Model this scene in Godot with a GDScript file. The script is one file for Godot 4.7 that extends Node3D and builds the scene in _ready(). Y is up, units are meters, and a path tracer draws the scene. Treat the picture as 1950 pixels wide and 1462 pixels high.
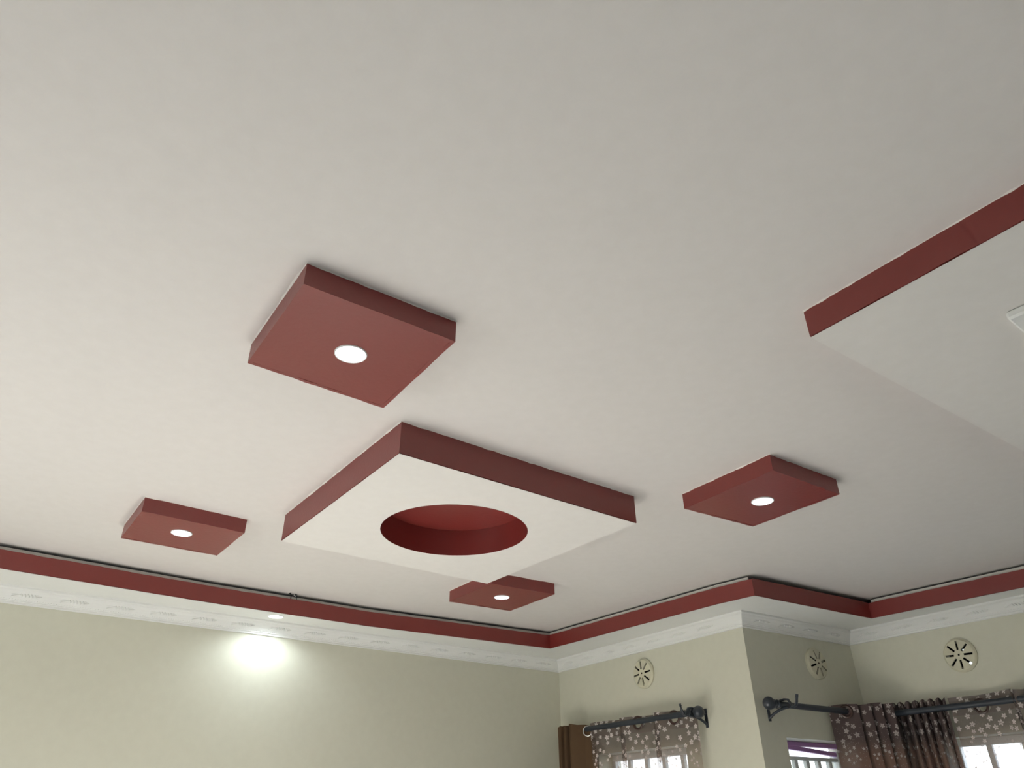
extends Node3D
# A room seen from below: white ceiling with maroon boxes, dropped border, cream walls and a bay with curtained windows.
# Metres, y up. x runs along the left wall towards the back wall, z from the left wall into the room.

const CEIL := 2.75        # underside of the main ceiling
const SOFFIT := 2.626     # underside of the dropped border
var M := {}
var used := {}
var rng := RandomNumberGenerator.new()
# inside faces of the walls in view, from the left wall round the bay (x, z)
var WALLS := PackedVector2Array([Vector2(-1.7, -4.573), Vector2(3.70, -4.563), Vector2(3.682, -2.815), Vector2(4.69, -2.765), Vector2(4.82, 2.6)])
# face of the maroon fascia under the ceiling
var FASCIA := PackedVector2Array([Vector2(-1.7, -4.12), Vector2(0.0, -4.212), Vector2(1.02, -4.290), Vector2(1.99, -4.310), Vector2(3.345, -4.213), Vector2(3.395, -2.743), Vector2(3.425, -2.503), Vector2(4.447, -2.438), Vector2(4.50, -1.575), Vector2(4.60, 2.6)])

func _ready():
	rng.seed = 7
	# ---- camera
	var cam := Camera3D.new()
	cam.name = "camera"
	cam.fov = 55.30084
	cam.keep_aspect = Camera3D.KEEP_HEIGHT
	cam.near = 0.02
	add_child(cam)
	var r := Vector3(0.81407022, -0.00776073, 0.5807146)
	var u := Vector3(-0.29546317, 0.8553049, 0.42562311)
	var f := Vector3(0.49999119, 0.51806688, -0.69398524)
	cam.transform = Transform3D(Basis(r, u, -f).orthonormalized(), Vector3(0, 1.55, 0))
	cam.current = true
	# ---- sky, exposure
	var env := Environment.new()
	var sky := Sky.new()
	var sm := ProceduralSkyMaterial.new()
	sm.sky_top_color = Color(0.72, 0.82, 0.95)
	sm.sky_horizon_color = Color(0.97, 0.97, 0.95)
	sm.ground_horizon_color = Color(0.8, 0.8, 0.78)
	sm.ground_bottom_color = Color(0.55, 0.53, 0.5)
	sm.sky_energy_multiplier = 1.0
	sky.sky_material = sm
	env.background_mode = Environment.BG_SKY
	env.sky = sky
	env.background_energy_multiplier = 7.0
	env.tonemap_mode = Environment.TONE_MAPPER_LINEAR
	env.tonemap_exposure = 0.675
	env.sdfgi_enabled = true
	env.ssao_enabled = true
	env.ssil_enabled = true
	var we := WorldEnvironment.new()
	we.name = "world_environment"
	we.environment = env
	add_child(we)
	# ---- sun: low from behind the camera's left, through the window there and onto the floor
	var sun := DirectionalLight3D.new()
	sun.name = "sun"
	sun.light_color = Color(1.0, 0.98, 0.94)
	sun.light_energy = 16.0
	sun.shadow_enabled = true
	sun.light_angular_distance = 0.6
	add_child(sun)
	sun.look_at_from_position(Vector3.ZERO, Vector3(0.862, -0.507, -0.02), Vector3.UP)

	materials()
	shell()
	ceiling_and_border()
	cornices()
	windows()
	ceiling_boxes()
	vents()
	rods_and_curtains()

# ------------------------------------------------------------------ helpers
func numbered(n: String) -> String:
	if not used.has(n):
		used[n] = 0
		return n
	used[n] += 1
	return "%s_%03d" % [n, used[n]]

func thing(called: String, label: String, category: String, at := Vector3.ZERO, group := "") -> Node3D:
	var o := Node3D.new()
	o.name = numbered(called)
	add_child(o)
	o.position = at
	o.set_meta("label", label)
	o.set_meta("category", category)
	if group != "":
		o.set_meta("group", group)
	return o

func struct(called: String, label: String, category: String) -> Node3D:
	var o := Node3D.new()
	o.name = called
	add_child(o)
	o.set_meta("kind", "structure")
	o.set_meta("label", label)
	o.set_meta("category", category)
	return o

func part(called: String, mesh: Mesh, mat: Material, parent: Node, at := Vector3.ZERO) -> MeshInstance3D:
	var o := MeshInstance3D.new()
	o.name = called
	o.mesh = mesh
	o.material_override = mat
	o.position = at
	parent.add_child(o, true)
	return o

func begin() -> SurfaceTool:
	var st := SurfaceTool.new()
	st.begin(Mesh.PRIMITIVE_TRIANGLES)
	return st

func tri(st: SurfaceTool, a: Vector3, b: Vector3, c: Vector3, n: Vector3):
	if (a - c).cross(a - b).dot(n) < 0.0:
		var t := b
		b = c
		c = t
	for p: Vector3 in [a, b, c]:
		st.set_normal(n)
		st.add_vertex(p)

func tri_s(st: SurfaceTool, ps: Array, ns: Array, uvs: Array):
	var o := [0, 1, 2]
	var mean: Vector3 = ns[0] + ns[1] + ns[2]
	if ((ps[0] - ps[2]) as Vector3).cross(ps[0] - ps[1]).dot(mean) < 0.0:
		o = [0, 2, 1]
	for i: int in o:
		st.set_normal(ns[i])
		if uvs.size() > 0:
			st.set_uv(uvs[i])
		st.add_vertex(ps[i])

func quad(st: SurfaceTool, a: Vector3, b: Vector3, c: Vector3, d: Vector3, hint: Vector3):
	var n := (c - a).cross(d - b).normalized()
	if n.dot(hint) < 0.0:
		n = -n
	tri(st, a, b, c, n)
	tri(st, a, c, d, n)

func box(st: SurfaceTool, lo: Vector3, hi: Vector3, xf := Transform3D.IDENTITY, bevel := 0.0):
	# a box whose long edges are chamfered when bevel > 0
	var c := (lo + hi) * 0.5
	var h := (hi - lo) * 0.5
	var b := minf(bevel, minf(h.x, minf(h.y, h.z)) * 0.45)
	for ax in 3:
		for s: float in [-1.0, 1.0]:
			var n := Vector3.ZERO
			n[ax] = s
			var i := (ax + 1) % 3
			var j := (ax + 2) % 3
			var q := []
			for k: Vector2 in [Vector2(-1, -1), Vector2(1, -1), Vector2(1, 1), Vector2(-1, 1)]:
				var p := Vector3.ZERO
				p[ax] = s * h[ax]
				p[i] = k.x * (h[i] - b)
				p[j] = k.y * (h[j] - b)
				q.append(xf * (c + p))
			quad(st, q[0], q[1], q[2], q[3], xf.basis * n)
	if b <= 0.0:
		return
	for ax in 3:
		var i := (ax + 1) % 3
		var j := (ax + 2) % 3
		for si: float in [-1.0, 1.0]:
			for sj: float in [-1.0, 1.0]:
				var q := []
				for k: Vector3 in [Vector3(-1, 0, 0), Vector3(1, 0, 0), Vector3(1, 1, 0), Vector3(-1, 1, 0)]:
					var p := Vector3.ZERO
					p[ax] = k.x * (h[ax] - b)
					p[i] = si * (h[i] - (b if k.y > 0.5 else 0.0))
					p[j] = sj * (h[j] - (0.0 if k.y > 0.5 else b))
					q.append(xf * (c + p))
				var n := Vector3.ZERO
				n[i] = si
				n[j] = sj
				quad(st, q[0], q[1], q[2], q[3], xf.basis * n)
	for sx: float in [-1.0, 1.0]:
		for sy: float in [-1.0, 1.0]:
			for sz: float in [-1.0, 1.0]:
				var s := Vector3(sx, sy, sz)
				var q := []
				for ax in 3:
					var p := s * (h - Vector3(b, b, b))
					p[ax] = s[ax] * h[ax]
					q.append(xf * (c + p))
				tri(st, q[0], q[1], q[2], (xf.basis * s).normalized())

func lathe(st: SurfaceTool, prof: PackedVector2Array, seg: int, xf := Transform3D.IDENTITY):
	# profile (radius, height) turned about the local y axis, outside on the right-hand side of its direction
	for k in prof.size() - 1:
		var a := prof[k]
		var b := prof[k + 1]
		var d := (b - a).normalized()
		for i in seg:
			var t0 := TAU * i / seg
			var t1 := TAU * (i + 1) / seg
			var e0 := Vector3(cos(t0), 0, sin(t0))
			var e1 := Vector3(cos(t1), 0, sin(t1))
			var n0 := (e0 * d.y - Vector3.UP * d.x)
			var n1 := (e1 * d.y - Vector3.UP * d.x)
			var pa0 := xf * (e0 * a.x + Vector3.UP * a.y)
			var pa1 := xf * (e1 * a.x + Vector3.UP * a.y)
			var pb0 := xf * (e0 * b.x + Vector3.UP * b.y)
			var pb1 := xf * (e1 * b.x + Vector3.UP * b.y)
			n0 = xf.basis * n0
			n1 = xf.basis * n1
			if b.x > 1e-6:
				tri_s(st, [pa0, pb0, pb1], [n0, n0, n1], [])
			if a.x > 1e-6:
				tri_s(st, [pa0, pb1, pa1], [n0, n1, n1], [])

func ball(st: SurfaceTool, c: Vector3, rad: Vector3, seg := 20, rings := 12, basis := Basis.IDENTITY):
	for j in rings:
		var v0 := PI * j / rings
		var v1 := PI * (j + 1) / rings
		for i in seg:
			var u0 := TAU * i / seg
			var u1 := TAU * (i + 1) / seg
			var ps := []
			var ns := []
			for w: Vector2 in [Vector2(u0, v0), Vector2(u1, v0), Vector2(u1, v1), Vector2(u0, v1)]:
				var e := Vector3(sin(w.y) * cos(w.x), cos(w.y), sin(w.y) * sin(w.x))
				ps.append(c + basis * (e * rad))
				ns.append((basis * (e / rad)).normalized())
			if j > 0:
				tri_s(st, [ps[0], ps[1], ps[2]], [ns[0], ns[1], ns[2]], [])
			if j < rings - 1:
				tri_s(st, [ps[0], ps[2], ps[3]], [ns[0], ns[2], ns[3]], [])

func tube(st: SurfaceTool, pts: PackedVector3Array, rad: float, seg := 10, closed := false, flat := 1.0, side := Vector3.UP):
	# a tube along pts; flat < 1 squashes it along "side"
	var n := pts.size()
	var rings := []
	var norms := []
	for i in n:
		var a := pts[(i - 1 + n) % n] if (i > 0 or closed) else pts[i]
		var b := pts[(i + 1) % n] if (i < n - 1 or closed) else pts[i]
		var t := (b - a).normalized()
		var s := side
		if absf(t.dot(s)) > 0.95:
			s = Vector3.RIGHT if absf(t.x) < 0.9 else Vector3.FORWARD
		var x := t.cross(s).normalized()
		var y := x.cross(t).normalized()
		var ring := []
		var nr := []
		for k in seg:
			var g := TAU * k / seg
			ring.append(pts[i] + x * (cos(g) * rad) + y * (sin(g) * rad * flat))
			nr.append((x * cos(g) + y * sin(g) / flat).normalized())
		rings.append(ring)
		norms.append(nr)
	for i in (n if closed else n - 1):
		var j := (i + 1) % n
		for k in seg:
			var l := (k + 1) % seg
			tri_s(st, [rings[i][k], rings[j][k], rings[j][l]], [norms[i][k], norms[j][k], norms[j][l]], [])
			tri_s(st, [rings[i][k], rings[j][l], rings[i][l]], [norms[i][k], norms[j][l], norms[i][l]], [])
	if not closed:
		for e: int in [0, n - 1]:
			var out := (pts[0] - pts[1]) if e == 0 else (pts[n - 1] - pts[n - 2])
			for k in seg:
				tri(st, pts[e], rings[e][k], rings[e][(k + 1) % seg], out.normalized())

func flatxz(p: Vector2, y: float) -> Vector3:
	return Vector3(p.x, y, p.y)

func inward(a: Vector2, b: Vector2) -> Vector2:
	var t := (b - a).normalized()
	return Vector2(-t.y, t.x)

func mitre(path: PackedVector2Array, i: int) -> Vector2:
	# how far a point at vertex i moves for one metre of inward offset
	if i == 0:
		return inward(path[0], path[1])
	if i == path.size() - 1:
		return inward(path[i - 1], path[i])
	var a := inward(path[i - 1], path[i])
	var b := inward(path[i], path[i + 1])
	return (a + b) / (1.0 + a.dot(b))

func sweep(st: SurfaceTool, a: Vector2, ma: Vector2, b: Vector2, mb: Vector2, prof: PackedVector2Array, n: Vector2, caps := false):
	# profile (inward offset, y) swept from a to b, its outside on the side away from its middle
	var mid := Vector2.ZERO
	for p in prof:
		mid += p / prof.size()
	for k in prof.size():
		var p := prof[k]
		var q := prof[(k + 1) % prof.size()]
		var d := q - p
		if d.length() < 1e-6:
			continue
		var o := Vector2(d.y, -d.x)
		var out := Vector3(n.x * o.x, o.y, n.y * o.x)
		if k == 0 and false:
			pass
		var e := (p + q) * 0.5 - mid
		if o.dot(e) < 0.0 and prof.size() <= 4:
			out = -out
		quad(st, flatxz(a + ma * p.x, p.y), flatxz(a + ma * q.x, q.y), flatxz(b + mb * q.x, q.y), flatxz(b + mb * p.x, p.y), out)
	if caps:
		for s: int in [0, 1]:
			var pts := []
			for p in prof:
				pts.append(flatxz((a + ma * p.x) if s == 0 else (b + mb * p.x), p.y))
			var out := flatxz((a - b) if s == 0 else (b - a), 0.0).normalized()
			for k in range(1, pts.size() - 1):
				tri(st, pts[0], pts[k], pts[k + 1], out)

func noise_tex(freq: float, lo: Color, hi: Color, normal := false, strength := 1.0, size := 512, octaves := 4) -> NoiseTexture2D:
	var n := FastNoiseLite.new()
	n.seed = 11
	n.noise_type = FastNoiseLite.TYPE_SIMPLEX_SMOOTH
	n.frequency = freq
	n.fractal_octaves = octaves
	var t := NoiseTexture2D.new()
	t.width = size
	t.height = size
	t.seamless = true
	t.noise = n
	if normal:
		t.as_normal_map = true
		t.bump_strength = strength
	else:
		var g := Gradient.new()
		g.set_color(0, lo)
		g.set_color(1, hi)
		t.color_ramp = g
	return t

func paint(c: Color, rough: float, spec := 0.5, tex: Texture2D = null, nrm: Texture2D = null, scale := 1.0, depth := 0.3) -> StandardMaterial3D:
	var m := StandardMaterial3D.new()
	m.albedo_color = c
	m.roughness = rough
	m.metallic_specular = spec
	if tex:
		m.albedo_texture = tex
	if nrm:
		m.normal_enabled = true
		m.normal_texture = nrm
		m.normal_scale = depth
	if tex or nrm:
		m.uv1_triplanar = true
		m.uv1_world_triplanar = true
		m.uv1_scale = Vector3.ONE * scale
	return m

func materials():
	var roller := noise_tex(0.05, Color.BLACK, Color.WHITE, true, 2.0)
	var mottle := noise_tex(0.012, Color(0.985, 0.984, 0.982), Color(1, 1, 1), false, 1.0, 512, 5)
	M.ceiling = paint(Color(0.865, 0.846, 0.828), 0.75, 0.3, mottle, roller, 2.2, 0.05)
	M.white_board = paint(Color(0.885, 0.87, 0.85), 0.7, 0.3, mottle, roller, 2.2, 0.05)
	M.wall = paint(Color(0.815, 0.808, 0.74), 0.5, 0.4, mottle, roller, 2.2, 0.06)
	M.gypsum = paint(Color(0.90, 0.90, 0.885), 0.6, 0.4, mottle, null, 0.7)
	M.maroon = paint(Color(0.49, 0.168, 0.148), 0.40, 0.62, mottle, roller, 1.6, 0.12)
	M.batten = paint(Color(0.80, 0.79, 0.76), 0.7, 0.3)
	M.caulk = paint(Color(0.90, 0.88, 0.85), 0.8, 0.3)
	M.floor = paint(Color(0.79, 0.79, 0.79), 0.35, 0.5, mottle, null, 1.5)
	M.yard = paint(Color(0.60, 0.60, 0.59), 0.9, 0.2, mottle, null, 0.4)
	M.white_metal = paint(Color(0.88, 0.88, 0.87), 0.4)
	M.purple = paint(Color(0.74, 0.54, 0.77), 0.35)
	M.iron = paint(Color(0.17, 0.19, 0.22), 0.42, 0.5)
	M.vent = paint(Color(0.80, 0.785, 0.69), 0.5, 0.4)
	M.dark = paint(Color(0.10, 0.085, 0.06), 0.9, 0.1)
	M.black_wire = paint(Color(0.03, 0.03, 0.03), 0.4)
	M.bright_metal = paint(Color(0.8, 0.8, 0.8), 0.3)
	M.bright_metal.metallic = 0.8
	M.brown_cloth = paint(Color(0.36, 0.285, 0.215), 0.85, 0.15)
	M.brown_cloth.backlight_enabled = true
	M.brown_cloth.backlight = Color(0.10, 0.06, 0.03)
	M.ring = paint(Color(0.23, 0.13, 0.09), 0.35, 0.5)
	M.steel_ring = paint(Color(0.75, 0.74, 0.72), 0.25)
	M.steel_ring.metallic = 0.9
	var lens := StandardMaterial3D.new()
	lens.albedo_color = Color(0.95, 0.97, 1.0)
	lens.emission_enabled = true
	lens.emission = Color(0.93, 0.97, 1.0)
	lens.emission_energy_multiplier = 3.0
	M.lens = lens
	var glass := StandardMaterial3D.new()
	glass.transparency = BaseMaterial3D.TRANSPARENCY_ALPHA
	glass.albedo_color = Color(0.95, 0.97, 0.96, 0.06)
	glass.roughness = 0.02
	M.glass = glass

# ------------------------------------------------------------------ room shell
func wall_frame(i: int) -> Transform3D:
	# local x along the wall, y up, z into the room, origin on the inside face at floor level
	var a := WALLS[i]
	var b := WALLS[i + 1]
	var t := (b - a).normalized()
	var n := inward(a, b)
	return Transform3D(Basis(Vector3(t.x, 0, t.y), Vector3.UP, Vector3(n.x, 0, n.y)), Vector3(a.x, 0, a.y))

func wall_mesh(xf: Transform3D, x0: float, x1: float, y1: float, thick: float, holes: Array) -> ArrayMesh:
	# a slab of wall from x0 to x1 with rectangular holes (Rect2 in wall space), reveals included
	var st := begin()
	var xs := [x0, x1]
	var ys := [0.0, y1]
	for h: Rect2 in holes:
		xs.append_array([h.position.x, h.end.x])
		ys.append_array([h.position.y, h.end.y])
	xs.sort()
	ys.sort()
	var b := xf.basis
	for i in xs.size() - 1:
		for j in ys.size() - 1:
			var c := Vector2((xs[i] + xs[i + 1]) * 0.5, (ys[j] + ys[j + 1]) * 0.5)
			var open := false
			for h: Rect2 in holes:
				if h.has_point(c):
					open = true
			if open or xs[i + 1] - xs[i] < 1e-5 or ys[j + 1] - ys[j] < 1e-5:
				continue
			for z: float in [0.0, -thick]:
				quad(st, xf * Vector3(xs[i], ys[j], z), xf * Vector3(xs[i + 1], ys[j], z), xf * Vector3(xs[i + 1], ys[j + 1], z), xf * Vector3(xs[i], ys[j + 1], z), b.z * (1.0 if z == 0.0 else -1.0))
	var rims := [[Rect2(x0, 0, x1 - x0, y1), -1.0]]
	for h: Rect2 in holes:
		rims.append([h, 1.0])
	for rm in rims:
		var h: Rect2 = rm[0]
		var s: float = rm[1]
		var p := [h.position, Vector2(h.end.x, h.position.y), h.end, Vector2(h.position.x, h.end.y)]
		for k in 4:
			var a: Vector2 = p[k]
			var c: Vector2 = p[(k + 1) % 4]
			var to := (h.get_center() - (a + c) * 0.5) * s
			quad(st, xf * Vector3(a.x, a.y, 0), xf * Vector3(c.x, c.y, 0), xf * Vector3(c.x, c.y, -thick), xf * Vector3(a.x, a.y, -thick), b.x * to.x + b.y * to.y)
	return st.commit()

const VENT_HOLE := 0.065
var vent_spots := [[1, 0.905, 2.413], [2, 0.612, 2.401], [3, 0.660, 2.385]]
var win_holes := [[1, Rect2(0.395, 0.95, 0.80, 1.02)], [2, Rect2(0.215, 0.95, 0.62, 1.022)], [3, Rect2(0.42, 0.95, 1.30, 1.018)]]

func shell():
	var names := ["wall_left", "wall_back", "wall_return", "wall_bay"]
	var labels := ["long cream painted wall with a downlight glow under the cornice", "cream wall with the single curtained window beside the corner", "short shaded cream return wall of the bay with the uncovered window", "cream bay wall with the wide sheer curtained window"]
	for i in 4:
		var holes := []
		for w in win_holes:
			if w[0] == i:
				holes.append(w[1])
		for v in vent_spots:
			if v[0] == i:
				holes.append(Rect2(v[1] - VENT_HOLE, v[2] - VENT_HOLE, VENT_HOLE * 2.0, VENT_HOLE * 2.0))
		var len := WALLS[i].distance_to(WALLS[i + 1])
		var x0 := -0.2 if i == 0 else (-0.0 if i == 2 else 0.0)
		var x1 := len + (0.2 if i == 0 or i == 2 else 0.0)
		if i == 1:
			x1 = len - 0.0
		var o := part(names[i], wall_mesh(wall_frame(i), x0, x1, CEIL, 0.2, holes), M.wall, self)
		o.set_meta("kind", "structure")
		o.set_meta("label", labels[i])
		o.set_meta("category", "wall")
	# the two walls behind the camera
	var near := Transform3D(Basis(Vector3(0, 0, 1), Vector3.UP, Vector3(1, 0, 0)), Vector3(-1.7, 0, -4.573))
	var o := part("wall_front", wall_mesh(near, -0.0, 7.17, CEIL, 0.2, [Rect2(0.75, 0.85, 2.4, 1.4)]), M.wall, self)
	o.set_meta("kind", "structure")
	o.set_meta("label", "cream wall behind the camera with a wide window opening")
	o.set_meta("category", "wall")
	var right := Transform3D(Basis(Vector3(-1, 0, 0), Vector3.UP, Vector3(0, 0, -1)), Vector3(5.02, 0, 2.6))
	o = part("wall_right", wall_mesh(right, 0.0, 6.92, CEIL, 0.2, [Rect2(4.2, 0.9, 1.6, 1.2)]), M.wall, self)
	o.set_meta("kind", "structure")
	o.set_meta("label", "cream wall to the right of the camera with one window opening")
	o.set_meta("category", "wall")
	var st := begin()
	box(st, Vector3(-1.9, -0.15, -4.773), Vector3(5.05, 0.0, 2.8))
	o = part("floor", st.commit(), M.floor, self)
	o.set_meta("kind", "structure")
	o.set_meta("label", "pale tiled floor of the room")
	o.set_meta("category", "floor")
	st = begin()
	box(st, Vector3(-40, -0.4, -40), Vector3(40, -0.15, 40))
	o = part("ground", st.commit(), M.yard, self)
	o.set_meta("kind", "structure")
	o.set_meta("label", "pale concrete yard outside the house")
	o.set_meta("category", "ground")
	var d := struct("window_4", "wide open window in the wall behind the camera", "window")
	for q: Array in [[Vector3(-1.86, 0.85, -3.823), Vector3(-1.80, 2.25, -3.773), "frame_stile"], [Vector3(-1.86, 0.85, -1.473), Vector3(-1.80, 2.25, -1.423), "frame_stile"], [Vector3(-1.86, 2.20, -3.773), Vector3(-1.80, 2.25, -1.473), "frame_head"], [Vector3(-1.86, 0.85, -3.773), Vector3(-1.80, 0.90, -1.473), "frame_sill"]]:
		st = begin()
		box(st, q[0], q[1], Transform3D.IDENTITY, 0.004)
		part(q[2], st.commit(), M.white_metal, d)

func slab_poly() -> PackedVector2Array:
	return PackedVector2Array([Vector2(-1.9, -4.773), Vector2(3.89, -4.763), Vector2(3.876, -3.0), Vector2(4.88, -2.95), Vector2(5.02, 2.8), Vector2(-1.9, 2.8)])

func ceiling_and_border():
	var c := struct("ceiling", "plain white ceiling with a dropped border edged in maroon along the walls", "ceiling")
	var st := begin()
	var poly := slab_poly()
	var idx := Geometry2D.triangulate_polygon(poly)
	for k in range(0, idx.size(), 3):
		tri(st, flatxz(poly[idx[k]], CEIL), flatxz(poly[idx[k + 1]], CEIL), flatxz(poly[idx[k + 2]], CEIL), Vector3.DOWN)
		tri(st, flatxz(poly[idx[k]], CEIL + 0.2), flatxz(poly[idx[k + 1]], CEIL + 0.2), flatxz(poly[idx[k + 2]], CEIL + 0.2), Vector3.UP)
	for k in poly.size():
		var a := poly[k]
		var b := poly[(k + 1) % poly.size()]
		var n := -inward(a, b)
		quad(st, flatxz(a, CEIL), flatxz(b, CEIL), flatxz(b, CEIL + 0.2), flatxz(a, CEIL + 0.2), Vector3(n.x, 0, n.y))
	part("slab", st.commit(), M.ceiling, c)
	# dropped border: board under, maroon fascia in front, pale batten behind the fascia's top with a dark slot above
	var owner := [0, 0, 0, 0, 1, 1, 2, 3, 3]
	var wall_at := [Vector2(-1.7, -4.573), Vector2(0, -4.57), Vector2(1.02, -4.568), Vector2(1.99, -4.566), WALLS[1], Vector2(3.685, -3.1), WALLS[2], WALLS[3], Vector2(4.72, -1.575), WALLS[4]]
	var names := ["soffit", "soffit", "soffit", "soffit"]
	for g in 4:
		var so := begin()
		var fa := begin()
		var ba := begin()
		for k in owner.size():
			if owner[k] != g:
				continue
			var a := FASCIA[k]
			var b := FASCIA[k + 1]
			var ma := mitre(FASCIA, k)
			var mb := mitre(FASCIA, k + 1)
			var n := inward(a, b)
			var wa: Vector2 = wall_at[k]
			var wb: Vector2 = wall_at[k + 1]
			for y: float in [SOFFIT, SOFFIT + 0.012]:
				quad(so, flatxz(a - ma * 0.0005, y), flatxz(b - mb * 0.0005, y), flatxz(wb, y), flatxz(wa, y), Vector3.DOWN if y == SOFFIT else Vector3.UP)
			# fascia in short lengths with a slightly wavering lower edge
			var seg := maxi(1, int(a.distance_to(b) / 0.06))
			for s in seg:
				var p := a.lerp(b, float(s) / seg)
				var q := a.lerp(b, float(s + 1) / seg)
				var mp := ma.lerp(mb, float(s) / seg)
				var mq := ma.lerp(mb, float(s + 1) / seg)
				var yp := SOFFIT + 0.002 + waver(p)
				var yq := SOFFIT + 0.002 + waver(q)
				var tp: float = CEIL - [0.034, 0.031, 0.027, 0.031][g] + waver(p * 3.1 + Vector2(5, 1))
				var tq: float = CEIL - [0.034, 0.031, 0.027, 0.031][g] + waver(q * 3.1 + Vector2(5, 1))
				quad(fa, flatxz(p, yp), flatxz(q, yq), flatxz(q, tq), flatxz(p, tp), Vector3(n.x, 0, n.y))
				quad(fa, flatxz(p - mp * 0.015, yp), flatxz(q - mq * 0.015, yq), flatxz(q - mq * 0.015, tq), flatxz(p - mp * 0.015, tp), Vector3(-n.x, 0, -n.y))
				quad(fa, flatxz(p, tp), flatxz(q, tq), flatxz(q - mq * 0.015, tq), flatxz(p - mp * 0.015, tp), Vector3.UP)
				quad(fa, flatxz(p, yp), flatxz(q, yq), flatxz(q - mq * 0.015, yq), flatxz(p - mp * 0.015, yp), Vector3.DOWN)
			if g != 2:
				var a2 := a
				var b2 := b
				if k == 5:
					b2 = b.lerp(a, 0.12)
					mb = n
				if k == 7:
					a2 = a.lerp(b, 0.02)
					ma = n
				var dz := 0.024 if g == 0 else 0.010
				sweep(ba, a2, ma, b2, mb, PackedVector2Array([Vector2(-dz, 2.7085), Vector2(-dz, 2.7365), Vector2(-dz - 0.012, 2.7365), Vector2(-dz - 0.012, 2.7085)]), n, true)
		part("soffit", so.commit(), M.gypsum, c)
		part("fascia", fa.commit(), M.maroon, c)
		if g != 2:
			part("batten", ba.commit(), M.batten, c)
	# wire ends that poke out of the slot
	var w := thing("wire_ends", "short dark wire ends poking out above the left wall's maroon fascia", "wires", Vector3(1.478, 2.715, -4.292))
	for q: Array in [[-0.010, 0.0035, "black_wire"], [0.026, 0.0022, "black_wire"], [0.010, 0.0022, "bright_metal"]]:
		st = begin()
		var x: float = q[0]
		tube(st, PackedVector3Array([Vector3(x - 0.004, 0.033, -0.022), Vector3(x - 0.003, 0.031, 0.0), Vector3(x, 0.018, 0.008), Vector3(x + 0.003, 0.0, 0.0) if q[2] == "black_wire" else Vector3(x + 0.008, 0.014, 0.010)]), q[1], 8)
		var o := part("wire", st.commit(), M[q[2]], w)
		if q[2] != "black_wire":
			o.set_meta("label", "bright bared wire end")

func waver(p: Vector2) -> float:
	return 0.0009 * sin(p.x * 31.0 + p.y * 17.0) + 0.0007 * sin(p.x * 83.0 - p.y * 61.0) + 0.0005 * sin(p.x * 190.0 + p.y * 143.0)

# ------------------------------------------------------------------ cornices
func motif_mesh() -> ArrayMesh:
	# a spray of slanting leaves with a pointed tail: x along the wall, y up the slope, z out of it
	var st := begin()
	for k in 5:
		var x := -0.026 + 0.0155 * k
		var h := 0.0125 - absf(k - 2.2) * 0.0013
		ball(st, Vector3(x, 0.001, 0.001), Vector3(0.0046, h, 0.0085), 8, 6, Basis(Vector3.BACK, 0.55))
	ball(st, Vector3(0.052, -0.002, 0), Vector3(0.015, 0.0045, 0.006), 8, 6, Basis(Vector3.BACK, 0.3))
	ball(st, Vector3(0.048, 0.007, 0), Vector3(0.011, 0.003, 0.003), 8, 6, Basis(Vector3.BACK, -0.3))
	ball(st, Vector3(-0.050, -0.004, 0), Vector3(0.024, 0.0048, 0.006), 8, 6, Basis(Vector3.BACK, 0.35))
	ball(st, Vector3(-0.058, 0.003, 0), Vector3(0.016, 0.003, 0.003), 8, 6, Basis(Vector3.BACK, 0.15))
	return st.commit()

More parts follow.
